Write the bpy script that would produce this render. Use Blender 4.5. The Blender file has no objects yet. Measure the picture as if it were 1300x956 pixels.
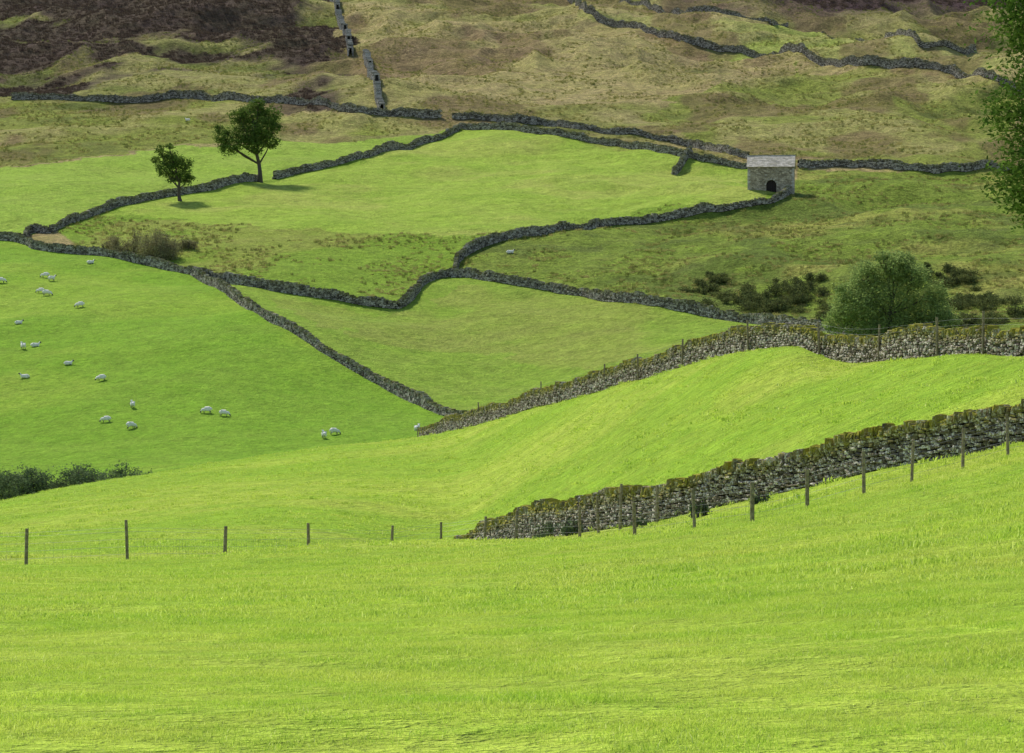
import bpy, math, random
import numpy as np
from mathutils import Vector, Matrix
F=3686.0; CU=650.0; CV=478.0
rng=np.random.default_rng(7)
scene=bpy.context.scene
col=scene.collection

# ---------------------------------------------------------------- utilities
def pchip(xk,yk,x):
    xk=np.asarray(xk,float); yk=np.asarray(yk,float)
    h=np.diff(xk); dl=np.diff(yk)/h
    m=np.zeros_like(yk)
    if len(xk)>2:
        w1=2*h[1:]+h[:-1]; w2=h[1:]+2*h[:-1]
        ok=(dl[:-1]*dl[1:])>0
        a=np.where(ok,dl[:-1],1); b=np.where(ok,dl[1:],1)
        m[1:-1]=np.where(ok,(w1+w2)/(w1/a+w2/b),0)
    m[0]=dl[0]; m[-1]=dl[-1]
    x=np.clip(x,xk[0],xk[-1])
    i=np.clip(np.searchsorted(xk,x,side='right')-1,0,len(xk)-2)
    t=(x-xk[i])/h[i]
    return ((2*t**3-3*t**2+1)*yk[i]+(t**3-2*t**2+t)*h[i]*m[i]+(-2*t**3+3*t**2)*yk[i+1]+(t**3-t**2)*h[i]*m[i+1])
_tab=np.random.default_rng(3).random((256,256))*2-1
def vn(x,y,s,o=0):
    x=np.asarray(x,float)/s+o*17.3+900; y=np.asarray(y,float)/s+o*9.7+900
    xi=np.floor(x).astype(int); yi=np.floor(y).astype(int)
    fx=x-xi; fy=y-yi; fx=fx*fx*fx*(fx*(fx*6-15)+10); fy=fy*fy*fy*(fy*(fy*6-15)+10)
    a=_tab[xi&255,yi&255]; b=_tab[(xi+1)&255,yi&255]; c=_tab[xi&255,(yi+1)&255]; d=_tab[(xi+1)&255,(yi+1)&255]
    return (a*(1-fx)+b*fx)*(1-fy)+(c*(1-fx)+d*fx)*fy
def fbm(x,y,s,o=0,n=4):
    r=0; a=1; t=0
    for i in range(n):
        r=r+a*vn(x,y,s/2**i,o+i); t+=a; a*=.5
    return r/t*1.6
def sstep(a,b,x):
    t=np.clip((x-a)/(b-a),0,1); return t*t*(3-2*t)

# ---------------------------------------------------------------- terrain profile
def near(x,y):
    az=np.clip(x/np.maximum(y,35),-.3,.3); yy=np.maximum(y,0)
    return -1.65-0.0407*y+(11*az+38*az*az)*(yy/97)**2
K={
3:[(0,97,723),(162,97,715),(285,100,706),(392,108,699),(497,122,692),(570,134,689),(620,135,688),(700,122,682),(800,108,676),(880,97,673),(955,92,663),(1025,90,648),(1097,89,630),(1157,90,614),(1222,91,595),(1300,92,574)],
4:[(0,106,731),(162,106,724),(285,110,718),(392,124,713),(497,142,710),(570,152,712),(620,145,697),(700,130,682),(800,119,664),(880,114,647),(1000,109,622),(1100,105,600),(1200,102,581),(1300,99,562)],
5:[(0,124,720),(200,128,711),(400,148,697),(570,170,690),(620,163,686),(700,147,672),(850,130,640),(1000,121,605),(1150,114,578),(1300,110,546)],
6:[(0,175,678),(200,185,655),(400,205,622),(570,215,604),(700,190,585),(850,165,547),(1000,147,518),(1150,134,503),(1300,123,492)],
7:[(0,240,640),(200,255,598),(400,270,566),(550,275,548),(620,262,531),(700,240,509),(850,205,472),(950,185,452),(1010,176,448),(1060,168,461),(1150,155,453),(1220,146,448),(1300,137,453)],
8:[(0,285,660),(400,310,590),(550,320,566),(700,290,538),(850,270,512),(1000,250,502),(1300,230,502)],
9:[(0,345,625),(200,345,603),(400,355,578),(550,365,556),(700,385,520),(850,390,482),(1000,385,452),(1150,380,447),(1300,380,437)],
10:[(0,465,400),(300,455,400),(575,470,400),(850,450,400),(1000,440,405),(1300,430,395)],
11:[(0,545,300),(300,545,300),(700,540,300),(1000,520,300),(1300,510,300)],
12:[(0,620,230),(600,620,230),(980,590,236),(1300,600,230)],
13:[(0,730,150),(500,715,150),(1000,700,155),(1300,700,150)],
14:[(0,880,70),(500,850,70),(1000,840,75),(1300,850,72)],
15:[(0,1060,-10),(650,1030,-10),(1300,1050,-8)],
16:[(0,1420,-120),(1300,1420,-120)],
17:[(0,2000,-130),(1300,2000,-120)],
18:[(0,3300,-60),(1300,3300,-50)],
}
Ug=np.arange(-1600,2901,10.0)
Yg=np.exp(np.linspace(math.log(8),math.log(3250),1400))
D={};Zk={}
for k,l in K.items():
    a=np.array(l,float); D[k]=pchip(a[:,0],a[:,1],Ug); Zk[k]=-(pchip(a[:,0],a[:,2],Ug)-CV)/F*D[k]
T=np.zeros((len(Ug),len(Yg)))
for i,u in enumerate(Ug):
    az=(u-CU)/F
    ds=[8,20,40,60,75]; zs=[float(near(az*d,d)) for d in ds]
    for k in sorted(K): ds.append(D[k][i]); zs.append(Zk[k][i])
    T[i]=pchip(ds,zs,Yg)
def base(x,y):
    x=np.asarray(x,float); y=np.asarray(y,float)
    yy=np.clip(y,8.01,3249)
    ui=np.clip((x/yy*F+CU-Ug[0])/10,0,len(Ug)-1.001)
    yi=np.clip((np.log(yy)-math.log(8))/(math.log(3250)-math.log(8))*(len(Yg)-1),0,len(Yg)-1.001)
    a=ui.astype(int); b=yi.astype(int); fa=ui-a; fb=yi-b
    z=(T[a,b]*(1-fa)+T[a+1,b]*fa)*(1-fb)+(T[a,b+1]*(1-fa)+T[a+1,b+1]*fa)*fb
    w=sstep(45,62,y)
    return near(x,y)*(1-w)+z*w
def humps(x,y):
    """hummocky glacial relief of the moor, metres"""
    q=x*.94+y*.34; p=y*.94-x*.34
    return 2.6*vn(q,p*1.1,62,5)+2.9*vn(q,p,28,6)+2.4*(1-2*np.abs(vn(q,p*.8,38,15)))+1.6*(1-2*np.abs(vn(x,y*.8,15,7)))
def ground(x,y):
    x=np.asarray(x,float); y=np.asarray(y,float)
    z=base(x,y)
    z=z+.05*vn(x,y,3,1)+.16*vn(x,y,11,2)*sstep(30,120,y)+.45*vn(x,y,34,18)*sstep(110,170,y)*(1-sstep(380,440,y))
    az=x/np.maximum(y,20)
    st=640+95*np.exp(-((az-.025)/.055)**2)+110*sstep(-.05,-.09,az)
    farm=sstep(400,480,y); moor=sstep(st,st+110,y)
    z=z+farm*(1.3*vn(x,y,34,3)+.55*vn(x,y,12,4))+sstep(650,700,y)*(1-moor)*(.9*vn(x,y,22,16)+.35*vn(x,y,7,17))
    z=z+moor*(humps(x,y)+.55*vn(x,y,6,8)+.3*vn(x,y,3,19))
    rr=sstep(430,500,y)*(1-moor*.5)*sstep(-14,10,x)
    z=z+rr*(.34*vn(x,y,4,9)+1.9*vn(x,y,19,10)*sstep(10,50,x))
    return z
def near_xy(u,d): return ((u-CU)/F*d, d)
def sight(u,v,y0=318):
    ys=np.arange(y0,1900,.5); xs=(u-CU)/F*ys
    h=ground(xs,ys); l=-(v-CV)/F*ys
    i=np.argmax(h>=l)
    return (float(xs[i]),float(ys[i]))
def S(l): return [sight(u,v) for u,v in l]

# ---------------------------------------------------------------- mesh helpers
def mk_mesh(name,V,Fc,mats=None,mi=None,smooth=False):
    V=np.asarray(V,np.float32); Fc=np.asarray(Fc,np.int32); k=Fc.shape[1]
    me=bpy.data.meshes.new(name)
    me.vertices.add(len(V)); me.vertices.foreach_set('co',V.ravel())
    me.loops.add(Fc.size); me.loops.foreach_set('vertex_index',Fc.ravel())
    me.polygons.add(len(Fc)); me.polygons.foreach_set('loop_start',np.arange(len(Fc),dtype=np.int32)*k)
    for m in (mats or []): me.materials.append(m)
    if mi is not None: me.polygons.foreach_set('material_index',np.asarray(mi,np.int32))
    me.polygons.foreach_set('use_smooth',np.full(len(Fc),smooth))
    me.update(calc_edges=True)
    return me
def add_obj(name,me,parent=None,loc=(0,0,0)):
    o=bpy.data.objects.new(name,me); col.objects.link(o); o.location=loc
    if parent: o.parent=parent
    return o

# ---------------------------------------------------------------- materials
class N:
    def __init__(s,name):
        s.m=bpy.data.materials.new(name); s.m.use_nodes=True; s.t=s.m.node_tree; s.t.nodes.clear()
        s.out=s.n('ShaderNodeOutputMaterial')
    def n(s,t,**k):
        x=s.t.nodes.new(t)
        for a,b in k.items(): setattr(x,a,b)
        return x
    def l(s,a,b): s.t.links.new(a,b)
    def val(s,sock,v):
        if isinstance(v,bpy.types.NodeSocket): s.l(v,sock)
        else: sock.default_value=v
    def noise(s,vec,scale,detail=3,rough=.55):
        x=s.n('ShaderNodeTexNoise'); s.l(vec,x.inputs['Vector']); x.inputs['Scale'].default_value=scale
        x.inputs['Detail'].default_value=detail; x.inputs['Roughness'].default_value=rough; return x.outputs['Fac']
    def rng(s,v,a,b,c,d):
        x=s.n('ShaderNodeMapRange'); s.val(x.inputs[0],v)
        for i,q in enumerate((a,b,c,d)): s.val(x.inputs[i+1],q)
        return x.outputs[0]
    def math(s,op,a,b=0):
        x=s.n('ShaderNodeMath',operation=op); s.val(x.inputs[0],a); s.val(x.inputs[1],b); return x.outputs[0]
    def mix(s,f,a,b,mode='MIX'):
        x=s.n('ShaderNodeMix',data_type='RGBA',blend_type=mode); s.val(x.inputs[0],f)
        s.val(x.inputs[6],a if isinstance(a,bpy.types.NodeSocket) else (*a,1)); s.val(x.inputs[7],b if isinstance(b,bpy.types.NodeSocket) else (*b,1))
        return x.outputs[2]
    def scale(s,c,f):
        x=s.n('ShaderNodeVectorMath',operation='SCALE'); s.val(x.inputs[0],c); s.val(x.inputs[3],f); return x.outputs[0]
    def bump(s,h,dist,strength=1):
        x=s.n('ShaderNodeBump'); s.l(h,x.inputs['Height']); s.val(x.inputs['Distance'],dist); x.inputs['Strength'].default_value=strength; return x.outputs[0]
    def pos(s): return s.n('ShaderNodeNewGeometry').outputs['Position']
    def principled(s,c,rough=.9,normal=None,spec=.2):
        x=s.n('ShaderNodeBsdfPrincipled'); s.val(x.inputs['Base Color'],c if isinstance(c,bpy.types.NodeSocket) else (*c,1))
        x.inputs['Roughness'].default_value=rough; x.inputs['Specular IOR Level'].default_value=spec
        if normal: s.l(normal,x.inputs['Normal'])
        s.l(x.outputs[0],s.out.inputs[0]); return x
    def leafy(s,c,tr=.35):
        a=s.n('ShaderNodeBsdfDiffuse'); b=s.n('ShaderNodeBsdfTranslucent'); s.l(c,a.inputs[0]); s.l(c,b.inputs[0])
        m=s.n('ShaderNodeMixShader'); m.inputs[0].default_value=tr; s.l(a.outputs[0],m.inputs[1]); s.l(b.outputs[0],m.inputs[2]); s.l(m.outputs[0],s.out.inputs[0])

def pasture_tint(g,p,c):
    """shared world-space mottling for lush grass"""
    mp=g.n('ShaderNodeMapping'); g.l(p,mp.inputs[0]); mp.inputs['Scale'].default_value=(.7,1,1)
    big=g.noise(mp.outputs[0],.12,4,.6); med=g.noise(p,.8,4,.65)
    c=g.mix(g.rng(big,.40,.64,0,.45),c,g.mix(1,c,(1.16,.98,1.5),'MULTIPLY'))
    c=g.mix(g.rng(med,.46,.66,0,.55),c,g.mix(1,c,(.70,.83,.66),'MULTIPLY'))
    return c

g=N('ground_cover'); p=g.pos()
at=g.n('ShaderNodeAttribute',attribute_name='cover'); ro=g.n('ShaderNodeAttribute',attribute_name='rough').outputs['Fac']
c=pasture_tint(g,p,at.outputs['Color'])
f1=g.noise(p,.35,5,.65); f2=g.noise(p,2.2,4,.7); f3=g.noise(p,14,3,.6); f4=g.noise(p,.9,4,.7)
amp=g.rng(ro,0,1,.4,1.3)
k=g.math('ADD',1.0,g.math('MULTIPLY',g.math('SUBTRACT',f1,.5),g.math('MULTIPLY',amp,1.3)))
k=g.math('MULTIPLY',k,g.math('ADD',1.0,g.math('MULTIPLY',g.math('SUBTRACT',f2,.5),g.math('MULTIPLY',amp,1.7))))
k=g.math('MULTIPLY',k,g.math('ADD',1.0,g.math('MULTIPLY',g.math('SUBTRACT',f4,.5),g.math('MULTIPLY',amp,1.1))))
k=g.math('MULTIPLY',k,g.rng(f3,.3,.7,.78,1.2))
c=g.scale(c,k)
hb=g.math('ADD',g.math('ADD',f2,g.math('MULTIPLY',f4,1.4)),g.math('MULTIPLY',f3,.25))
g.principled(c,.95,g.bump(hb,g.rng(ro,0,1,.18,1.1)),.05)
M_ground=g.m

def grass_mat(name,base_c,alt_c,tr=.4,straw=(.68,.66,.33)):
    g=N(name); p=g.pos(); r=g.n('ShaderNodeObjectInfo').outputs['Random']
    ri=g.n('ShaderNodeNewGeometry').outputs['Random Per Island']
    n=g.noise(p,.5,4,.65)
    c=g.mix(g.rng(n,.35,.65,0,1),base_c,alt_c)
    c=pasture_tint(g,p,c)
    c=g.mix(g.rng(r,0,1,0,.35),c,alt_c)
    c=g.mix(g.rng(ri,.88,1,0,.6),c,straw)
    c=g.scale(c,g.rng(ri,0,1,.8,1.15))
    g.leafy(c,tr); return g.m
M_grass=grass_mat('grass_blades',(.40,.61,.06),(.585,.70,.11),.42)
M_tuss=grass_mat('rough_grass_blades',(.28,.31,.065),(.48,.42,.15),.3,(.56,.48,.24))
M_rush=grass_mat('rush_blades',(.14,.19,.04),(.24,.26,.065),.3,(.3,.26,.12))

def leaf_mat(name,a,b,tr=.3):
    g=N(name); ri=g.n('ShaderNodeNewGeometry').outputs['Random Per Island']; p=g.pos()
    n=g.noise(p,.7,3); c=g.mix(g.rng(n,.35,.65,0,1),a,b); c=g.scale(c,g.rng(ri,0,1,.6,1.4)); g.leafy(c,tr); return g.m
M_leafd=leaf_mat('leaves_dark',(.08,.14,.03),(.15,.22,.045))
M_leafg=leaf_mat('leaves_greygreen',(.20,.28,.085),(.32,.41,.13),.4)
M_leafn=leaf_mat('leaves_ash',(.06,.12,.02),(.12,.19,.035),.35)
M_bush=leaf_mat('juniper_leaves',(.08,.105,.037),(.18,.20,.065),.2)
M_brown=leaf_mat('thorn_twigs',(.25,.22,.12),(.33,.33,.14),.15)
M_hedge=leaf_mat('hedge_leaves',(.09,.135,.06),(.16,.21,.10),.25)
M_heath=leaf_mat('heather_sprigs',(.095,.065,.055),(.165,.125,.08),.15)
g=N('bark'); p=g.pos(); n=g.noise(p,6,4); g.principled(g.mix(n,(.05,.04,.03),(.14,.12,.09)),.95,g.bump(n,.05)); M_bark=g.m
g=N('weathered_wood'); p=g.pos(); n=g.noise(p,9,4); g.principled(g.mix(g.rng(n,.3,.7,0,1),(.15,.115,.07),(.36,.3,.2)),.9,g.bump(n,.02)); M_wood=g.m
g=N('fence_wire'); g.principled((.22,.22,.22),.5); M_wire=g.m

def stone_mat(name,dark,light,lich,moss,mossamt,det=1,th=.62,h0=.55):
    g=N(name); p=g.pos(); geo=g.n('ShaderNodeNewGeometry'); ri=geo.outputs['Random Per Island']
    h=g.n('ShaderNodeAttribute',attribute_name='hfrac').outputs['Fac']
    c=g.mix(ri,dark,light)
    n1=g.noise(p,5*det,5,.65); n2=g.noise(p,13*det,4,.6); n3=g.noise(p,1.1*det,4,.6)
    c=g.mix(g.rng(n1,.35,.7,0,.7),c,(.06,.052,.042))
    c=g.mix(g.rng(g.math('ADD',n2,g.math('MULTIPLY',ri,.14)),th,th+.06,0,.85),c,lich)
    sx=g.n('ShaderNodeSeparateXYZ'); g.l(geo.outputs['Normal'],sx.inputs[0])
    up=g.rng(sx.outputs[2],-.5,.5,0,1)
    mm=g.math('MULTIPLY',g.math('MULTIPLY',g.rng(h,h0,.9,.1,1),g.rng(n3,.34,.54,0,1)),g.math('MULTIPLY',up,mossamt))
    c=g.mix(mm,c,moss)
    g.principled(c,.95,g.bump(n1,.03/det),.1); return g.m
M_st1=stone_mat('drystone_near',(.10,.08,.06),(.34,.29,.22),(.78,.75,.66),(.27,.25,.03),1.4,1,.615,.52)
M_st2=stone_mat('drystone_mid',(.075,.066,.053),(.41,.37,.30),(.65,.62,.53),(.19,.19,.045),1.0,.6,.605)
M_st3=stone_mat('drystone_pale',(.26,.25,.22),(.56,.53,.47),(.7,.68,.62),(.2,.2,.06),.3,.6)
g=N('wall_core'); g.principled((.02,.018,.014),1); M_core=g.m

# ---------------------------------------------------------------- field boundaries (surveyed on the terrain)
A=S([(-120,298),(0,304),(30,308),(50,318),(110,323),(165,331),(215,342),(255,353),(285,373),(330,401),(400,440),(450,468),(500,497),(545,518),(590,534)])
B=S([(255,352),(330,366),(420,381),(500,394),(515,388),(527,371),(546,356),(577,350),(640,360),(720,372),(800,387),(900,401),(980,413),(1060,424),(1110,430)])
C=S([(1003,246),(990,256),(950,263),(880,272),(800,282),(720,292),(650,302),(610,314),(584,328),(577,350)])
Dw=S([(32,308),(33,295),(64,297),(72,291),(110,277),(170,257),(225,247),(280,239),(328,230)])
D2=S([(348,228),(400,216),(450,205),(520,189),(560,178),(583,165)])
E=S([(15,127),(60,126),(120,129),(180,131),(240,124),(300,128),(370,131),(420,138),(460,145),(500,148),(560,150)])
E2=S([(575,151),(620,153),(660,156),(700,159),(740,165),(790,171),(840,178),(890,188),(925,195),(950,201)])
E3=S([(583,163),(640,165),(690,171),(745,179),(800,188),(860,198),(915,208),(953,214)])
P1=S([(855,222),(868,208),(877,195)])
Fw=S([(1013,213),(1060,211),(1110,213),(1155,217),(1200,222),(1300,222),(1420,220)])
G=S([(728,0),(735,8),(748,20),(800,35),(850,48),(872,55),(960,66),(1030,76),(1088,86),(1120,85),(1165,84),(1220,98),(1262,103),(1290,114),(1400,122)])
G2=S([(980,32),(1065,42),(1150,58),(1220,69),(1238,66)])
G3=S([(700,-12),(800,5),(900,20),(1000,35)])
H1=S([(418,-8),(428,12),(436,35),(445,72)])
H2=S([(464,72),(470,95),(478,118),(485,143)])

def inpoly(x,y,poly):
    r=np.zeros(x.shape,bool); n=len(poly)
    for i in range(n):
        x1,y1=poly[i]; x2,y2=poly[(i+1)%n]
        if y1==y2: continue
        c=((y1>y)!=(y2>y))&(x<(x2-x1)*(y-y1)/(y2-y1)+x1); r^=c
    return r
ZP={
'sheep':A+[(10,300),(-300,300),(-300,560)],
'z2':A[7:]+[(40,300),(60,395)]+B[::-1],
'z3':S([(72,293)])+Dw[4:]+D2+E3+C+B[7:0:-1]+A[7:3:-1],
'z3top':S([(200,278),(330,293),(450,296),(560,300),(640,297),(720,288),(820,278),(900,268),(990,246),(953,213),(860,196),(690,168),(583,165),(450,205),(328,230),(225,247),(150,268)]),
'z4':S([(-200,300),(32,300),(72,290),(170,256),(328,229),(450,204),(583,164),(500,179),(400,182),(280,186),(200,192),(100,208),(0,217),(-200,225)]),
'right':C+B[7:]+S([(1110,430)])+[(200,380),(260,500)]+S([(1420,222),(1300,222),(1155,217),(1013,213)]),
'hummock':S([(790,160),(830,130),(900,110),(1000,92),(1120,86),(1262,104),(1290,130),(1300,215),(1200,215),(1100,208),(1015,205),(950,198),(870,176)]),
'greentop':S([(740,15),(900,25),(1065,42),(1300,75),(1300,100),(1165,82),(1030,75),(870,54),(800,34)]),
'moorL':S([(-200,125),(15,125),(240,122),(420,136),(470,143),(445,70),(425,0),(415,-30),(-200,-30)]),
'bandL':S([(-200,222),(0,215),(100,205),(200,190),(400,180),(583,163),(560,150),(470,146),(420,139),(240,125),(15,128),(-200,128)]),
'z2_yellow':S([(330,375),(500,400),(577,355),(700,372),(870,400),(960,420),(760,470),(640,450),(500,440),(400,410)]),  # rougher, yellower grass within the z2 field
}
def cover(x,y):
    shp=x.shape
    wx=x+4*vn(x,y,14,11)+1.5*vn(x,y,4,12); wy=y+7*vn(x,y,14,13)+3*vn(x,y,4,14)
    c=np.zeros(shp+(3,)); c[:]=(.47,.40,.155); r=np.full(shp,1.0)
    def put(m,cc,rr):
        c[m]=cc; r[m]=rr
    n=fbm(x,y*1.3,70,20); n2=fbm(x,y,22,25)
    w=sstep(-.2,.3,n+.4*n2)[...,None]; c[:]=c*(1-w)+np.array((.33,.34,.09))*w
    def mixin(w,cc):
        nonlocal c
        w=w[...,None]; c=c*(1-w)+np.array(cc)*w
    mL=inpoly(wx,wy,ZP['moorL'])
    c[mL]=(.24,.28,.06)
    vv=CV-base(x,y)/np.maximum(y,1)*F
    put(inpoly(wx,wy,ZP['bandL']),(.29,.34,.06),.9)
    put(inpoly(wx,wy,ZP['hummock']),(.31,.36,.07),1)
    put(inpoly(wx,wy,ZP['greentop']),(.37,.45,.09),.8)
    # rush-green hollows, tan crests; hump shading also put into the colour
    hp=humps(x,y)/4.8+.35*fbm(x,y,13,73); far=(y>635)
    mixin(sstep(.0,-.6,hp)*far*.8,(.14,.175,.04)); mixin(sstep(.2,.7,hp)*far*.6,(.49,.44,.16))
    br=sstep(.08,.36,fbm(x*1.2,y*.7,26,75))*far; mixin(br*.6,(.22,.15,.075))
    wh=mL*sstep(-.38,.12,fbm(x,y*.8,75,31)+.45*fbm(x,y,14,35)+.25*sstep(120,60,vv)-.18)
    mixin(wh*.92,(.095,.068,.052))
    top=sstep(42,8,vv+12*fbm(x,y,40,41))*sstep(.05,.065,x/np.maximum(y,1)+.01*vn(x,y,20,42))
    mixin(top,(.11,.075,.065))
    m=inpoly(x,y,ZP['right']); put(m,(.26,.36,.05),1)
    wr=m*sstep(-.05,.45,fbm(x,y,28,44)); mixin(wr*.9,(.40,.42,.09))
    wr=m*sstep(.1,.5,fbm(x,y,12,45)); mixin(wr*.6,(.14,.19,.04))
    m=inpoly(x,y,ZP['z3']); put(m,(.25,.39,.04),.6)
    wr=m*sstep(.0,.4,fbm(x,y,18,46)); mixin(wr*.65,(.34,.37,.075))
    w3=inpoly(x,y,ZP['z3'])&inpoly(wx,wy,ZP['z3top']); put(w3,(.34,.48,.06),.45)
    wr=w3*sstep(.0,.5,fbm(x,y*1.5,30,48)); mixin(wr*.6,(.41,.47,.09))
    wr=w3*sstep(.1,.5,fbm(x,y*1.5,16,47)); mixin(wr*.5,(.27,.41,.045))
    m4=inpoly(x,y,ZP['z4'])|inpoly(wx,wy,ZP['z4'])&~m; put(m4,(.32,.47,.06),.45)
    wr=m4*sstep(.05,.5,fbm(x,y*1.5,22,53)); mixin(wr*.5,(.26,.38,.05))
    m=inpoly(x,y,ZP['z2']); put(m,(.27,.41,.047),.45)
    m2=m&inpoly(wx,wy,ZP['z2_yellow']); wr=m2*sstep(-.4,.2,fbm(x,y,25,49)); mixin(wr*.8,(.31,.38,.065))
    ms=inpoly(x,y,ZP['sheep']); put(ms,(.21,.375,.03),.3)
    wr=ms*sstep(-.1,.5,fbm(x,y*1.5,30,52)); mixin(wr*.7,(.29,.43,.045))
    nr=y<305
    w=sstep(-.3,.5,fbm(x,y*1.5,20,50))[...,None]
    cc=np.array((.27,.43,.035))*(1-w)+np.array((.36,.48,.055))*w
    c[nr]=cc[nr]; r[nr]=.2
    return c,r

# ---------------------------------------------------------------- ground sheet
ys=np.concatenate([np.arange(-80,10,3),np.arange(10,100,.4),np.arange(100,350,.85),np.arange(350,1120,1.25),np.arange(1120,3200,14)])
sc=np.concatenate([np.linspace(-.6,-.18,60,endpoint=False),np.linspace(-.18,.18,680,endpoint=False),np.linspace(.18,.6,61)])
Yv,Sv=np.meshgrid(ys,sc,indexing='ij'); Xv=Sv*(Yv+120)
Zv=ground(Xv,Yv)
nr_,nc_=Yv.shape
idx=np.arange(nr_*nc_).reshape(nr_,nc_)
Fq=np.stack([idx[:-1,:-1],idx[:-1,1:],idx[1:,1:],idx[1:,:-1]],-1).reshape(-1,4)
me=mk_mesh('ground',np.stack([Xv,Yv,Zv],-1).reshape(-1,3),Fq,[M_ground],smooth=True)
cc,rr=cover(Xv.ravel(),Yv.ravel())
ca=me.color_attributes.new('cover','FLOAT_COLOR','POINT'); ca.data.foreach_set('color',np.concatenate([cc,np.ones((len(cc),1))],1).astype(np.float32).ravel())
ra=me.attributes.new('rough','FLOAT','POINT'); ra.data.foreach_set('value',rr.astype(np.float32))
add_obj('ground',me)

# ---------------------------------------------------------------- dry stone walls
import bmesh
bm=bmesh.new(); bmesh.ops.create_cube(bm,size=2); bmesh.ops.subdivide_edges(bm,edges=bm.edges[:],cuts=1,use_grid_fill=True)
bm.verts.ensure_lookup_table()
TV=np.array([v.co[:] for v in bm.verts]); TF=np.array([[v.index for v in f.verts] for f in bm.faces]); bm.free()
ln=np.linalg.norm(TV,axis=1,keepdims=True); TV=TV*.62+TV/ln*.38*1.25
CVt=np.array([(x,y,z) for x in(-1,1) for y in(-1,1) for z in(-1,1)],float)
CFt=np.array([[0,1,3,2],[4,6,7,5],[0,4,5,1],[2,3,7,6],[0,2,6,4],[1,5,7,3]])
def chaikin(P,n):
    P=np.array(P,float)
    for _ in range(n):
        Q=.75*P[:-1]+.25*P[1:]; R=.25*P[:-1]+.75*P[1:]
        m=np.empty((2*len(Q),2)); m[0::2]=Q; m[1::2]=R; P=np.concatenate([P[:1],m,P[-1:]])
    return P
def wall(path,H=1.4,sl=.55,sh=.25,detail=False,mat=None,seed=0,smooth=1,thick=.34,gap=0,name='dry_stone_wall',depth=.3,rag=.12,taper=0):
    r=np.random.default_rng(seed)
    P=chaikin(path,smooth); seg=np.linalg.norm(np.diff(P,axis=0),axis=1); cs=np.concatenate([[0],np.cumsum(seg)]); L=cs[-1]
    def at(s):
        x=np.interp(s,cs,P[:,0]); y=np.interp(s,cs,P[:,1])
        x2=np.interp(s+.4,cs,P[:,0]); y2=np.interp(s+.4,cs,P[:,1]); x1=np.interp(s-.4,cs,P[:,0]); y1=np.interp(s-.4,cs,P[:,1])
        th=np.arctan2(y2-y1,x2-x1)
        w=(.12*vn(s,s*0,4,seed)+(.5*vn(s,s*0,17,seed+5) if not detail else 0))*np.clip(np.minimum(s,L-s)/8,0,1)
        return x-np.sin(th)*w,y+np.cos(th)*w,th
    def HH(s):
        h=H*(1+rag*vn(s,s*0,7,seed+1)+rag*.8*vn(s,s*0,2.2,seed+2))
        return h*np.clip(.4+.6*s/taper,0,1) if taper else h
    tv,tf=(TV,TF) if detail else (CVt,CFt)
    cx=[];cs_=[];cyaw=[];cdim=[];ch=[]
    nco=max(2,int(round((H-.2)/sh)))
    for side in(-1,1):
        for ci in range(nco):
            n=int(L/sl*1.25)+2
            ls=sl*r.uniform(.45,1.5,n); s=np.cumsum(ls)-ls/2+r.uniform(-sl,0); k=(s>0)&(s<L); s=s[k]; ls=ls[k]; n=len(s)
            if gap: k=vn(s,s*0,6,seed+9)>gap if ci>nco*.4 else np.ones(n,bool); s=s[k]; ls=ls[k]; n=len(s)
            x,y,th=at(s); fr=(ci+.5)/nco; h=HH(s)-.2
            off=side*(thick*(1-.35*fr)+r.uniform(-.05,.05,n)-depth*.3)
            zz=ground(x,y)-.06+fr*h+r.uniform(-.03,.03,n)
            cx.append(np.stack([x-np.sin(th)*off,y+np.cos(th)*off,zz],1)); cyaw.append(th+r.uniform(-.09,.09,n))
            cdim.append(np.stack([ls*.5*r.uniform(.82,1,n),depth*.5*r.uniform(.7,1.15,n),h/nco*.5*r.uniform(.7,1.12,n)],1)); ch.append(np.full(n,fr*.85))
    cl=sl*.5; n=int(L/cl*1.2)+2; ls=cl*r.uniform(.5,1.5,n); s=np.cumsum(ls)-ls/2; k=s<L; s=s[k]; ls=ls[k]; n=len(s)
    if gap: k=vn(s,s*0,6,seed+9)>gap; s=s[k]; ls=ls[k]; n=len(s)
    k=r.uniform(0,1,n)>.07; s=s[k]; ls=ls[k]; n=len(s)
    x,y,th=at(s); hz=r.uniform(.07,.22,n)
    cx.append(np.stack([x,y,ground(x,y)-.06+HH(s)-.2+hz*.75],1)); cyaw.append(th+r.uniform(-.2,.2,n))
    cdim.append(np.stack([ls*.5,thick*r.uniform(.65,.95,n),hz],1)); ch.append(np.ones(n))
    C0=np.concatenate(cx); yaw=np.concatenate(cyaw); dim=np.concatenate(cdim); hf=np.concatenate(ch); n=len(C0)
    V=tv[None]*(1+r.uniform(-.18,.18,(n,len(tv),3)))*dim[:,None,:]
    tilt=r.uniform(-.16,.16,n)
    X=V[...,0]*np.cos(tilt)[:,None]-V[...,2]*np.sin(tilt)[:,None]; Z=V[...,0]*np.sin(tilt)[:,None]+V[...,2]*np.cos(tilt)[:,None]
    c,s_=np.cos(yaw)[:,None],np.sin(yaw)[:,None]
    W=np.stack([X*c-V[...,1]*s_,X*s_+V[...,1]*c,Z],-1)+C0[:,None]
    Fc=(tf[None]+(np.arange(n)*len(tv))[:,None,None]).reshape(-1,4); W=W.reshape(-1,3); hfv=np.repeat(hf,len(tv)); mi=np.zeros(len(Fc),int)
    # rubble core
    ss=np.arange(0,L,.8); x,y,th=at(ss); g0=ground(x,y); rows=[]
    hc=HH(ss)-.25
    if gap: hc=np.where(vn(ss,ss*0,6,seed+9)>gap,hc,hc*.4)
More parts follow.
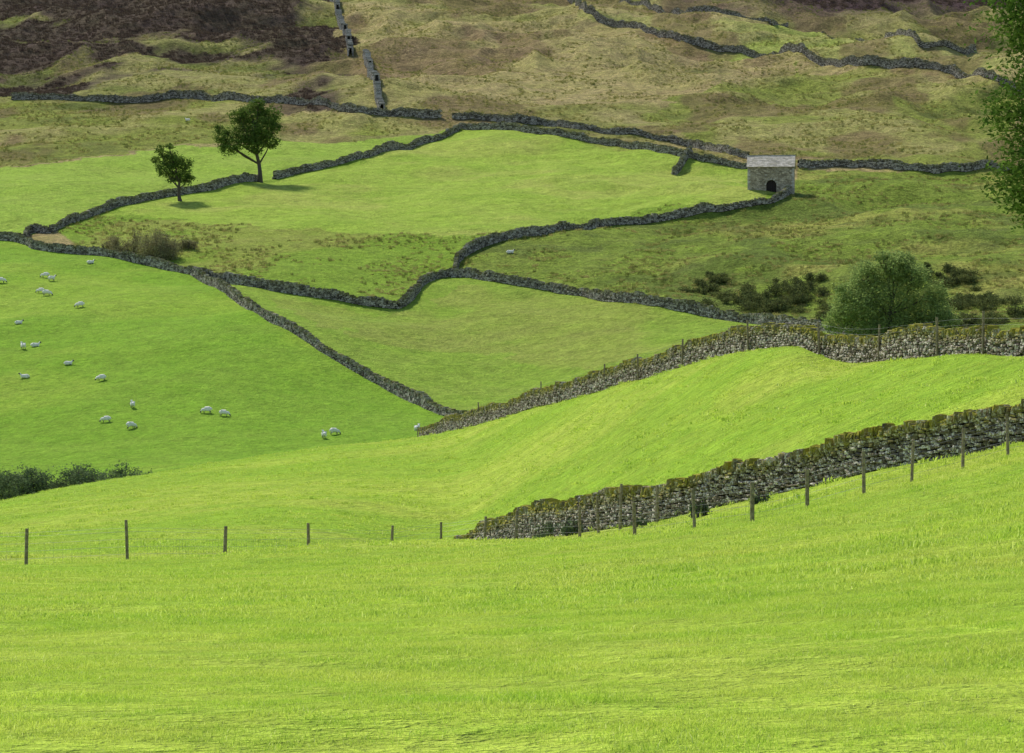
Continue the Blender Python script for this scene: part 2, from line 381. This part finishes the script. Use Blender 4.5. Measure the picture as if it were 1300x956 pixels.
    for o,hh in((-.8,-.4*np.ones_like(hc)),(-.52,hc),(.52,hc),(.8,-.4*np.ones_like(hc))):
        t=thick*o*.8; rows.append(np.stack([x-np.sin(th)*t,y+np.cos(th)*t,g0+hh],1))
    R=np.stack(rows,1); b=len(W); ii=np.arange(len(ss)*4).reshape(-1,4)+b
    CF=np.stack([ii[:-1,:-1],ii[:-1,1:],ii[1:,1:],ii[1:,:-1]],-1).reshape(-1,4)
    W=np.concatenate([W,R.reshape(-1,3)]); Fc=np.concatenate([Fc,CF]); hfv=np.concatenate([hfv,np.zeros(len(ss)*4)]); mi=np.concatenate([mi,np.ones(len(CF),int)])
    me=mk_mesh(name,W,Fc,[mat,M_core],mi,smooth=False)
    a=me.attributes.new('hfrac','FLOAT','POINT'); a.data.foreach_set('value',hfv.astype(np.float32))
    return add_obj(name,me)
W1=[near_xy(u,d) for u,d in[(566,156),(585,151),(620,145),(700,130),(800,119),(880,114),(1000,109),(1100,105),(1200,102),(1300,99),(1450,95),(1700,90)]]
W2=[near_xy(u,d) for u,d in[(535,300),(580,280),(620,265),(700,241),(850,206),(950,186),(1010,177),(1060,169),(1150,156),(1220,147),(1300,138),(1450,128),(1700,118)]]
wall(W1,1.45,.27,.125,True,M_st1,1,2,.34,rag=.14,taper=11)
wall(W2,1.45,.34,.16,True,M_st1,2,2,.34,rag=.14)
for i,(p_,h_,m_,g_) in enumerate([(A,1.4,M_st2,0),(B,1.5,M_st2,0),(C,1.45,M_st2,0),(Dw,1.55,M_st2,0),(D2,1.6,M_st2,0),(E,1.8,M_st2,0),(E2,1.6,M_st2,0),(E3,1.6,M_st2,0),(P1,1.6,M_st2,0),(Fw,1.6,M_st2,0),(G,2.2,M_st2,0),(G2,1.9,M_st2,0),(G3,1.8,M_st2,0),(H1,2.3,M_st3,-.5),(H2,2.3,M_st3,-.5)]):
    wall(p_,h_,.55,.28,False,m_,10+i,1,.42 if m_ is not M_st3 else .85,g_,depth=.36,rag=.24)

# ---------------------------------------------------------------- fences
def tube(pts,rad,ns=6,cap=True):
    pts=np.array(pts,float); n=len(pts); V=[];
    t=np.gradient(pts,axis=0); t/=np.linalg.norm(t,axis=1,keepdims=True)+1e-9
    up=np.array([0,0,1.]) if abs(t[0,2])<.8 else np.array([1.,0,0])
    for i in range(n):
        a=np.cross(t[i],up); a/=np.linalg.norm(a)+1e-9; b=np.cross(t[i],a)
        for j in range(ns):
            q=2*math.pi*j/ns; V.append(pts[i]+rad[i]*(a*math.cos(q)+b*math.sin(q)))
    Fq=[[i*ns+j,i*ns+(j+1)%ns,(i+1)*ns+(j+1)%ns,(i+1)*ns+j] for i in range(n-1) for j in range(ns)]
    if cap:
        V.append(pts[-1]); e=len(V)-1; o=(n-1)*ns
        for j in range(0,ns,2): Fq.append([o+j,o+(j+1)%ns,o+(j+2)%ns,e])
    return np.array(V),np.array(Fq)
class Acc:
    def __init__(s): s.V=[];s.F=[];s.M=[];s.n=0
    def add(s,V,Fc,m=0):
        s.V.append(V); s.F.append(np.asarray(Fc)+s.n); s.M.append(np.full(len(Fc),m)); s.n+=len(V)
    def mesh(s,name,mats,smooth=False): return mk_mesh(name,np.concatenate(s.V),np.concatenate(s.F),mats,np.concatenate(s.M),smooth)
def fence(posts,name='wire_fence',h=1.22,r=.05,wires=(.25,.5,.75,1.0,1.12),net=True,seed=0):
    rr=random.Random(seed); a=Acc(); tops=[]
    for (x,y,hh) in posts:
        z=float(ground(x,y)); lx,ly=rr.uniform(-.07,.07),rr.uniform(-.06,.06); rad=r*rr.uniform(.85,1.25)
        hh=hh or h*rr.uniform(.93,1.08)
        V,Fc=tube([(x,y,z-.3),(x+lx*.5,y+ly*.5,z+hh*.5),(x+lx,y+ly,z+hh-.02),(x+lx,y+ly,z+hh)],[rad,rad*.97,rad*.93,rad*.8],8); a.add(V,Fc); tops.append((x,y,z))
    for i in range(len(tops)-1):
        x0,y0,z0=tops[i]; x1,y1,z1=tops[i+1]
        for w in wires:
            pts=[]
            for t in(0,.33,.66,1):
                x=x0+(x1-x0)*t;y=y0+(y1-y0)*t; pts.append((x,y-.05,float(z0+(z1-z0)*t)*.5+.5*float(ground(x,y))+w if 0<t<1 else (z0 if t==0 else z1)+w))
            V,Fc=tube(pts,[.004]*4,3,False); a.add(V,Fc,1)
        if net:
            n=max(2,int(math.dist((x0,y0),(x1,y1))/.3))
            for j in range(1,n):
                t=j/n; x=x0+(x1-x0)*t;y=y0+(y1-y0)*t;z=.5*(z0+(z1-z0)*t)+.5*float(ground(x,y))
                V,Fc=tube([(x,y-.05,z+.05),(x,y-.05,z+.78)],[.0025]*2,3,False); a.add(V,Fc,1)
    return add_obj(name,a.mesh(name,[M_wood,M_wire]))
fp=[(-240,97),(-100,97),(33,97),(162,97),(285,106),(392,117),(497,132),(560,139),(615,138),(655,131),(736,117),(806,107.5),(882,97),(955,92),(1025,90),(1097,89),(1157,90),(1222,91),(1280,92),(1345,93),(1410,93),(1480,93)]
fence([(*near_xy(u,d),None) for u,d in fp],seed=4,h=1.3,r=.058)
fence([(*near_xy(u,d),h) for u,d,h in[(834,113,1.5),(787,117,1.9),(760,120,1.5)]],seed=5,net=False)
fence([(*near_xy(u,d-1.4),None) for u,d in[(530,302),(608,269),(687,245),(767,224),(810,213),(866,202),(950,186),(1040,172),(1115,161),(1190,151),(1248,144),(1310,137),(1400,131)]],h=2.0,r=.06,wires=(1.5,1.8),net=False,seed=6)

# ---------------------------------------------------------------- trees & bushes
def leaves(acc,cent,rad,ncl,per,ls,r,mi,flat=1.0,spread=.22):
    cent=np.array(cent,float); rad=np.array(rad,float)
    d=r.normal(size=(ncl,3)); d/=np.linalg.norm(d,axis=1,keepdims=True); q=r.uniform(.25,1,ncl)**.5
    cc=cent+d*rad*q[:,None]*r.uniform(.8,1.12,(ncl,1))
    m=rad.mean()*spread
    P=np.repeat(cc,per,0)+r.normal(size=(ncl*per,3))*m*np.array([1,1,.7])
    n=len(P); a=r.normal(size=(n,3)); a[:,2]*=.6; a/=np.linalg.norm(a,axis=1,keepdims=True); b=np.cross(a,r.normal(size=(n,3))); b/=np.linalg.norm(b,axis=1,keepdims=True)
    s=ls*r.uniform(.6,1.4,(n,1))
    V=np.stack([P-a*s,P-b*s*.45,P+a*s,P+b*s*.45],1).reshape(-1,3); acc.add(V,np.arange(n*4).reshape(-1,4),mi)
def tree(name,xy,blobs,trunk_r,ls,mat,seed,den=1.0,lean=0,per=14,fork=.35):
    r=np.random.default_rng(seed); x,y=xy; z=float(ground(x,y)); a=Acc(); base_=np.array([x,y,z])
    top=max(b[2]+b[5]*.3 for b in blobs); cxm=np.mean([b[0] for b in blobs])
    tp=[]; n=9
    for i in range(n):
        t=i/(n-1); tp.append(base_+np.array([cxm*t**1.3+r.uniform(-.25,.25)*(i>0)*trunk_r*3,r.uniform(-.3,.3)*(i>0)*trunk_r*3,top*t*.92-.3*(i==0)]))
    V,Fc=tube(tp,[trunk_r*(1.35 if i==0 else 1-.85*i/(n-1)) for i in range(n)],8); a.add(V,Fc,0)
    for (bx,by,bz,rx,ry,rz) in blobs:
        tgt=base_+np.array([bx,by,bz]); k=int(np.clip((bz/top*.92*fork*2)*(n-1),1,n-3)); k=min(k,n-3)
        st=tp[k]; mid=(st+tgt)/2+np.array([0,0,-.05*bz])+r.normal(size=3)*.15*rx
        V,Fc=tube([st,mid,tgt],[trunk_r*.45,trunk_r*.3,trunk_r*.12],6); a.add(V,Fc,0)
        for _ in range(7):
            d=r.normal(size=3); d/=np.linalg.norm(d); e=tgt+d*np.array([rx,ry,rz])*.9; s0=mid+(tgt-mid)*r.uniform(.2,1)
            V,Fc=tube([s0,(s0+e)/2+r.normal(size=3)*.08*rx,e],[trunk_r*.16,trunk_r*.09,trunk_r*.03],4); a.add(V,Fc,0)
        ncl=int(den*20*(rx*rz)/(ls*ls*28)); leaves(a,tgt,(rx,ry,rz),max(6,ncl),per,ls,r,1)
    return add_obj(name,a.mesh(name,[M_bark,mat]))
def px(l,k): return [(a*k,c*k*.3*((-1)**i),b*k,c*k,c*k*.9,c*k*.82) for i,(a,b,c) in enumerate(l)]
t2=sight(331,231); t1=sight(230,254)
tree('hawthorn_tree',(t2[0],t2[1]-1.5),px([(-20,62,18),(-38,46,15),(-10,86,18),(4,66,18),(12,84,14),(-8,48,15),(-28,84,13),(-48,58,11),(14,52,11),(-2,98,10),(-52,70,6),(20,70,8)],t2[1]/F),.5,.25,M_leafd,21,1.5)
tree('hawthorn_tree',(t1[0],t1[1]-1.5),px([(-14,54,12),(-20,40,11),(2,34,12),(-5,50,11),(9,27,9),(-26,64,7),(-10,30,9),(8,46,9),(-32,52,6),(-14,68,6)],t1[1]/F),.36,.22,M_leafd,22,1.5)
tree('willow_tree',near_xy(1130,394),px([(0,62,36),(-42,48,27),(46,46,27),(4,96,20),(-26,86,20),(28,84,20),(-60,30,18),(62,30,20),(0,28,30),(-28,20,22),(28,18,22),(-10,110,9),(54,66,16),(-50,66,16),(14,104,14)],394/F*1.07),.4,.17,M_leafg,23,1.3,per=18)
# big ash at the right edge
tree('ash_tree',near_xy(1438,112),[(0,0,10.5,4.2,4,3.5),(-2.8,.4,12.2,2.6,2.4,2.0),(-3.6,-.4,9.3,2.1,2,1.3),(0,0,14.5,4.3,4,3),(-3,0,15.8,2.6,2.4,2.2),(2.5,0,12,3.5,3.5,3.5),(-2.4,.8,8.6,2.1,1.6,1.1),(0,0,18,3.4,3.4,2.5)],.34,.11,M_leafn,24,1.0,per=18)
def bush(name,xy,w,h,ls,mat,seed,den=1.0,nb=5,dy=1.0,bwr=(.14,.34)):
    r=np.random.default_rng(seed); a=Acc(); x,y=xy
    for i in range(nb):
        bx=x+r.uniform(-.5,.5)*w*.9; by=y+r.uniform(-.5,.5)*w*dy; bh=h*r.uniform(.35,1); bw=w*r.uniform(*bwr)
        z=float(ground(bx,by))
        for _ in range(4):
            d=r.uniform(-1,1,3)*np.array([bw*.7,bw*.7,0]); V,Fc=tube([(bx,by,z-.1),(bx+d[0]*.4,by+d[1]*.4,z+bh*.45),(bx+d[0],by+d[1],z+bh*.85)],[.06,.04,.02],4); a.add(V,Fc,0)
        leaves(a,(bx,by,z+bh*.42),(bw,bw,bh*.5),max(8,int(den*14*bw*bh/(ls*ls*26))),14,ls,r,1,spread=.3)
    return add_obj(name,a.mesh(name,[M_bark,mat]))
rb=random.Random(31)
spots=[(890,374,44),(925,382,60),(960,392,50),(1000,390,64),(1040,372,50),(905,360,34),(1060,400,50),(1215,366,56),(1225,392,60),(1255,384,50),(1285,408,60),(1315,402,50),(1010,366,44),(1195,354,34),(1235,412,50)]
for i,(u,v,w) in enumerate(spots):
    q=sight(u,v); k=q[1]/F; bush('juniper_bush',q,w*k*1.2,rb.uniform(10,19)*k,.14,M_bush,40+i,1.1,rb.randint(9,14),1.7,(.08,.19))
for i,(u,v,w,h) in enumerate([(160,322,34,34),(188,330,44,42),(215,328,38,30),(238,316,24,18),(140,316,20,20)]):
    q=sight(u,v); k=q[1]/F; bush('thorn_bush',q,w*k*1.1,h*k,.12,M_brown,60+i,.6,9,.7,(.1,.24))
# hedgerow in the valley bottom
r=np.random.default_rng(5); a=Acc()
for u in range(-260,200,6):
    d=302+14*math.sin(u*.02)+r.uniform(-3,3); x,y=near_xy(u,d); z=float(ground(x,y))
    vt=(590 if u<60 else 588+ (u-60)*.03)+4*math.sin(u*.11)+r.uniform(-2,8)
    if 60<u<84: vt+=16
    zt=-(vt-CV)/F*d; h=max(1.2,zt-z)
    V,Fc=tube([(x,y,z-.2),(x+.2,y,z+h*.4),(x-.1,y,z+h*.8)],[.12,.09,.04],5); a.add(V,Fc,0)
    leaves(a,(x,y,z+h*.5),(1.5,1.6,h*.46),int(44*h/4),18,.13,r,1,spread=.18)
add_obj('hedgerow',a.mesh('hedgerow',[M_bark,M_hedge]))
# weeds by the near wall
for i,(u,d,w,h) in enumerate([(712,126,1.6,.9),(735,124,1.2,.7),(885,108,.7,.8),(812,113,.6,.6),(690,128,.8,.5),(965,106,.5,.5)]):
    bush('nettle_clump',near_xy(u,d),w,h,.06,M_hedge,80+i,.6,4,.4)

# ---------------------------------------------------------------- stone barn
g=N('barn_masonry'); p=g.pos()
vo=g.n('ShaderNodeTexVoronoi'); mp=g.n('ShaderNodeMapping'); g.l(p,mp.inputs[0]); mp.inputs['Scale'].default_value=(2.0,2.0,3.6); g.l(mp.outputs[0],vo.inputs['Vector']); vo.inputs['Scale'].default_value=1
vd=g.n('ShaderNodeTexVoronoi',feature='DISTANCE_TO_EDGE'); g.l(mp.outputs[0],vd.inputs['Vector']); vd.inputs['Scale'].default_value=1
sp=g.n('ShaderNodeSeparateColor'); g.l(vo.outputs['Color'],sp.inputs[0])
c=g.mix(sp.outputs[0],(.22,.18,.12),(.68,.58,.42)); n=g.noise(p,1.2,4); c=g.mix(g.rng(n,.4,.7,0,.6),c,(.22,.18,.12))
c=g.mix(g.rng(vd.outputs['Distance'],0,.06,.8,0),c,(.10,.09,.07)); g.principled(c,.95,g.bump(vd.outputs['Distance'],.1)); M_barn=g.m
g=N('stone_slates'); p=g.pos(); n=g.noise(p,1.5,5,.7); ri=g.n('ShaderNodeNewGeometry').outputs['Random Per Island']
c=g.mix(ri,(.36,.33,.27),(.66,.61,.52)); c=g.mix(g.rng(n,.45,.7,0,.7),c,(.28,.27,.17)); g.principled(c,.9); M_slate=g.m
g=N('dark_door'); g.principled((.03,.022,.018),.8); M_door=g.m
bx,by=sight(981,244); kb=by/F; bz=float(ground(bx,by))-.1
barn=bpy.data.objects.new('stone_barn',None); col.objects.link(barn); barn.location=(bx,by+3.2,bz); barn.rotation_euler=(0,0,math.radians(-7))
W,Dp,He,Hr=9.1,6.4,5.1,7.5
def bmobj(name,fn,mat,parent):
    bm=bmesh.new(); fn(bm); bmesh.ops.recalc_face_normals(bm,faces=bm.faces[:]); me=bpy.data.meshes.new(name); bm.to_mesh(me); bm.free(); me.materials.append(mat); return add_obj(name,me,parent)
def box(bm,x0,x1,y0,y1,z0,z1):
    v=[bm.verts.new(c) for c in[(x0,y0,z0),(x1,y0,z0),(x1,y1,z0),(x0,y1,z0),(x0,y0,z1),(x1,y0,z1),(x1,y1,z1),(x0,y1,z1)]]
    for f in[(0,3,2,1),(4,5,6,7),(0,1,5,4),(1,2,6,5),(2,3,7,6),(3,0,4,7)]: bm.faces.new([v[i] for i in f])
def walls(bm):
    dx0,dx1,dh=-.9,1.1,1.5
    arch=[(dx1,-1.5)]+[((dx0+dx1)/2+(dx1-dx0)/2*math.cos(t),dh+(dx1-dx0)/2*math.sin(t)) for t in np.linspace(0,math.pi,9)]+[(dx0,-1.5)]
    out=[(-W/2,-1.5)]+arch[::-1]+[(W/2,-1.5),(W/2,He),(-W/2,He)]
    vs=[bm.verts.new((x,-Dp/2,z)) for x,z in out]; f=bm.faces.new(vs)
    e=bmesh.ops.extrude_face_region(bm,geom=[f]); bmesh.ops.translate(bm,verts=[v for v in e['geom'] if isinstance(v,bmesh.types.BMVert)],vec=(0,.5,0))
    box(bm,-W/2,W/2,Dp/2-.5,Dp/2,-1.5,He)
    for s in(-1,1):
        xo=s*W/2; xi=s*(W/2-.5)
        pr=[(-Dp/2+.5,-1.5),(Dp/2-.5,-1.5),(Dp/2-.5,He+.22),(0,Hr-.08),(-Dp/2+.5,He+.22)]
        a=[bm.verts.new((xo-s*.003,y,z)) for y,z in pr]; b=[bm.verts.new((xi,y,z)) for y,z in pr]
        bm.faces.new(a); bm.faces.new(b[::-1])
        for i in range(5): bm.faces.new([a[i],a[(i+1)%5],b[(i+1)%5],b[i]])
bmobj('walls',walls,M_barn,barn)
def roof(bm):
    r=random.Random(3)
    for sd in(-1,1):
        n=11
        for i in range(n):
            t0=i/n; t1=(i+1.25)/n
            y0=sd*(Dp/2+.25)*(1-t0); z0=He-.12+(Hr-He+.12)*t0+.12; y1=sd*(Dp/2+.25)*(1-min(t1,1)); z1=He-.12+(Hr-He+.12)*min(t1,1)+.06
            x=-W/2-.2
            while x<W/2+.2:
                w=r.uniform(.4,.75); x2=min(x+w-.02,W/2+.2); j=r.uniform(-.015,.02)
                v=[bm.verts.new(c) for c in[(x,y0,z0-.05+j),(x2,y0,z0-.05+j),(x2,y1,z1-.06+j),(x,y1,z1-.06+j),(x,y0,z0+j),(x2,y0,z0+j),(x2,y1,z1+j),(x,y1,z1+j)]]
                for f in[(0,3,2,1),(4,5,6,7),(0,1,5,4),(1,2,6,5),(2,3,7,6),(3,0,4,7)]: bm.faces.new([v[i] for i in f])
                x+=w
    x=-W/2-.22
    while x<W/2+.1:
        box(bm,x,x+.58,-.17,.17,Hr-.02,Hr+.13); x+=.6
bmobj('roof',roof,M_slate,barn)
bmobj('door',lambda bm:(box(bm,-.95,.08,-Dp/2+.3,-Dp/2+.36,-1,2.6),box(bm,.10,1.15,-Dp/2+.3,-Dp/2+.36,-1,2.6)),M_door,barn)
def trim(bm):
    cx=.1; R=1.0
    for t in np.linspace(0.1,math.pi-.1,7):
        x=cx+(R+.17)*math.cos(t); z=1.5+(R+.17)*math.sin(t); box(bm,x-.15,x+.15,-Dp/2-.03,-Dp/2+.1,z-.14,z+.14)
    for s in(-1,1):
        z=-.5; i=0
        while z<He-.4: 
            w=.55 if i%2 else .32
            x0=s*(W/2+.02); x1=s*(W/2-w); box(bm,min(x0,x1),max(x0,x1),-Dp/2-.025,-Dp/2+.3,z,z+.33); z+=.35; i+=1
    box(bm,-1.2,-.75,-Dp/2-.02,-Dp/2+.1,3.4,3.55)
bmobj('quoins',trim,M_slate,barn)

# ---------------------------------------------------------------- sheep
g=N('fleece'); p=g.n('ShaderNodeTexCoord').outputs['Object']; n=g.noise(p,14,4); g.principled(g.mix(n,(.8,.76,.66),(.95,.93,.86)),1,g.bump(n,.03)); M_fl=g.m
g=N('sheep_face'); g.principled((.13,.12,.10),.8); M_face=g.m
def sheep_mesh(pose):
    V=[];E=[];R=[]
    def a(p,r,par=None):
        V.append(p);R.append(r);
        if par is not None:E.append((par,len(V)-1))
        return len(V)-1
    dz=-.33 if pose=='lie' else 0
    mid=a((-.1,0,.56+dz),.27); hip=a((-.42,0,.57+dz),.23,mid); ch=a((.25,0,.55+dz),.24,mid); rump=a((-.58,0,.54+dz),.15,hip); tail=a((-.66,0,.36+dz*.5),.04,rump)
    if pose=='graze': nk=a((.47,0,.48),.14,ch); nk2=a((.6,0,.32),.1,nk); hd=a((.68,0,.2),.085,nk2); mz=a((.76,0,.07),.05,hd); eb=(.66,.27)
    else: nk=a((.43,0,.68+dz),.14,ch); nk2=a((.52,0,.83+dz),.1,nk); hd=a((.6,0,.92+dz),.09,nk2); mz=a((.77,0,.84+dz),.05,hd); eb=(.56,.97+dz)
    for s in(-1,1):
        a((eb[0]-.02,s*.15,eb[1]),.022,nk2 if pose=='graze' else hd)
        if pose=='lie':
            k=a((-.35,s*.2,.2),.1,hip); k2=a((-.12,s*.25,.1),.05,k); a((-.36,s*.27,.04),.03,k2)
            k=a((.28,s*.15,.16),.08,ch); k2=a((.45,s*.16,.08),.04,k); a((.3,s*.17,.03),.03,k2)
        else:
            o=s*.03
            k=a((-.42,s*.13,.42),.12,hip); k1=a((-.34+o,s*.135,.33),.07,k); k2=a((-.5+o,s*.135,.2),.034,k1); a((-.46+o,s*.135,0),.03,k2)
            k=a((.26,s*.12,.38),.1,ch); k2=a((.28-o,s*.12,.2),.038,k); a((.27-o,s*.12,0),.03,k2)
    me=bpy.data.meshes.new('s'); me.from_pydata(V,E,[]); o=bpy.data.objects.new('s',me); col.objects.link(o)
    md=o.modifiers.new('k','SKIN')
    for i,r_ in enumerate(R): me.skin_vertices[0].data[i].radius=(r_,r_)
    me.skin_vertices[0].data[0].use_root=True
    sb=o.modifiers.new('s','SUBSURF'); sb.levels=2; sb.render_levels=2
    dg=bpy.context.evaluated_depsgraph_get(); m=bpy.data.meshes.new_from_object(o.evaluated_get(dg)); bpy.data.objects.remove(o); m.name='sheep_'+pose
    m.materials.clear(); m.materials.append(M_fl); m.materials.append(M_face)
    for f in m.polygons:
        c=f.center; f.use_smooth=True
        face=(c.x>.60 and c.z<.3) if pose=='graze' else (c.x>.55 and c.z>.75+dz)
        leg=c.z<.27 and abs(c.y)>.07 and pose!='lie' and c.x<.5
        f.material_index=1 if face or leg else 0
    return m
SM={k:sheep_mesh(k) for k in('graze','stand','lie')}
rs=random.Random(9)
for i,(u,v,po,yaw) in enumerate([(57,353,'graze',190),(66,357,'stand',20),(51,372,'graze',170),(60,376,'graze',10),(101,391,'graze',200),(24,412,'lie',0),(29,444,'stand',120),(45,440,'lie',30),(87,464,'lie',10),(31,480,'lie',180),(128,484,'graze',200),(168,519,'stand',100),(134,537,'graze',185),(167,545,'graze',30),(262,525,'graze',190),(285,529,'graze',0),(411,557,'stand',95),(425,552,'graze',15),(530,546,'lie',90),(115,335,'lie',30),(238,155,'stand',160),(2,360,'graze',20),(648,322,'lie',10)]):
    q=sight(u,v); o=add_obj('sheep',SM[po],None,(q[0],q[1],float(ground(*q))-.02)); s=rs.uniform(1.08,1.25); o.scale=(s,s,s); o.rotation_euler=(0,0,math.radians(yaw+rs.uniform(-15,15)))

# ---------------------------------------------------------------- instanced grass
def clump(name,n,rad,h,w,mat,seed,bend=.5,segs=1):
    r=np.random.default_rng(seed); V=[];Fc=[]
    for i in range(n):
        a_=r.uniform(0,2*math.pi); q=rad*math.sqrt(r.uniform()); x,y=q*math.cos(a_),q*math.sin(a_)
        t=r.uniform(0,2*math.pi); hh=h*r.uniform(.4,1.2); b=bend*hh*r.uniform(.2,1); dx,dy=math.cos(t)*b,math.sin(t)*b; px_,py_=-math.sin(t)*w/2,math.cos(t)*w/2
        k=len(V); V+=[(x-px_,y-py_,-.01),(x+px_,y+py_,-.01),(x+dx*.35+px_*.7,y+dy*.35+py_*.7,hh*.6),(x+dx*.35-px_*.7,y+dy*.35-py_*.7,hh*.6),(x+dx+px_*.15,y+dy+py_*.15,hh),(x+dx-px_*.15,y+dy-py_*.15,hh)]
        Fc+=[(k,k+1,k+2,k+3),(k+3,k+2,k+4,k+5)]
    return mk_mesh(name,np.array(V),np.array(Fc),[mat])
def instancer(parent,name,X,Y,scl,me,r):
    Z=ground(X,Y); th=r.uniform(0,2*math.pi,len(X)); n=len(X); s=scl/2
    co=[]
    for dx,dy in((-1,-1),(1,-1),(1,1),(-1,1)):
        co.append(np.stack([X+(dx*np.cos(th)-dy*np.sin(th))*s,Y+(dx*np.sin(th)+dy*np.cos(th))*s,Z-.01],1))
    V=np.stack(co,1).reshape(-1,3); m=mk_mesh(name,V,np.arange(n*4).reshape(-1,4))
    o=add_obj(name,m,parent); o.instance_type='FACES'; o.use_instance_faces_scale=True; o.instance_faces_scale=1.0; o.show_instancer_for_render=False; o.show_instancer_for_viewport=False
    add_obj(name+'_clump',me,o)
    return o
grass=bpy.data.objects.new('grass',None); col.objects.link(grass)
r=np.random.default_rng(12)
def wedge(n,y0,y1,pw,side=.21,ex=4):
    t=r.uniform(0,1,n); y=(y0**pw+(y1**pw-y0**pw)*t)**(1/pw); x=r.uniform(-1,1,n)*(side*y+ex); return x,y
for i,(n,y0,y1,pw,sc0,nb,hh,ww) in enumerate([(20000,9,45,1.6,.88,60,.038,.006),(20000,40,100,1.3,1.15,34,.042,.011),(15000,95,300,1.2,1.6,24,.05,.022)]):
    for j in range(2):
        X,Y=wedge(n,y0,y1,pw)
        cl=clump('grass_clump',nb,.25,hh,ww,M_grass,100+i*3+j,1.6)
        big=.5+.45*r.uniform(0,1,len(X))**2+.3*(vn(X,Y,2.5,77)>.25)+.3*(vn(X,Y,.8,78)>.3)+.8*(vn(X,Y,.45,79)>.78)
        instancer(grass,'grass_patch_%s'%'abcdef'[i*2+j],X,Y,sc0*big,cl,r)
rough=bpy.data.objects.new('moorland_tussocks',None); col.objects.link(rough)
X,Y=wedge(120000,400,1080,1.5,.2,5)
cv,rf=cover(X,Y); dk=cv.mean(1)
k=(rf>.55)&(dk>.098); X1,Y1=X[k],Y[k]
dens=vn(X1,Y1,9,61)+.6*vn(X1,Y1,3,62); k1=dens>0; X1,Y1=X1[k1],Y1[k1]
gr=cover(X1,Y1)[0].mean(1)
hlf=(r.uniform(0,1,len(X1))<.65)&(gr>.15)
instancer(rough,'tussocks',X1[hlf],Y1[hlf],r.uniform(.4,1.3,hlf.sum()),clump('tussock',36,.42,.30,.05,M_tuss,130,1.2),r)
instancer(rough,'rushes',X1[~hlf],Y1[~hlf],r.uniform(.4,1.2,(~hlf).sum()),clump('rush',30,.3,.5,.045,M_rush,131,.5),r)
k=(rf>.6)&(dk<=.098)
hm=bpy.data.objects.new('heather',None); col.objects.link(hm)
if k.sum():
    instancer(hm,'heather_patch',X[k],Y[k],r.uniform(.6,1.8,k.sum()),clump('heather_sprig',40,.5,.35,.07,M_heath,132,.8),r)

# ---------------------------------------------------------------- light & camera
ts=Vector((-.34,.54,.75)).normalized()
w=bpy.data.worlds.new('World'); scene.world=w; w.use_nodes=True; nt=w.node_tree
sky=nt.nodes.new('ShaderNodeTexSky'); sky.sky_type='NISHITA'; sky.sun_disc=False; sky.sun_elevation=math.asin(ts.z); sky.sun_rotation=math.atan2(ts.x,ts.y)
bg=nt.nodes['Background']; nt.links.new(sky.outputs[0],bg.inputs[0]); bg.inputs[1].default_value=.15
sd=bpy.data.lights.new('sun','SUN'); sd.energy=4.9; sd.angle=math.radians(5); sd.color=(1,.94,.82)
so=bpy.data.objects.new('sun',sd); col.objects.link(so); so.rotation_euler=ts.to_track_quat('Z','Y').to_euler()
cam=bpy.data.cameras.new('camera'); cam.sensor_width=36; cam.lens=36*F/1300; cam.clip_start=.5; cam.clip_end=6000
co=bpy.data.objects.new('camera',cam); col.objects.link(co); co.rotation_euler=(math.radians(90),0,0); scene.camera=co
scene.view_settings.view_transform='Standard'; scene.view_settings.look='None'; scene.view_settings.exposure=0
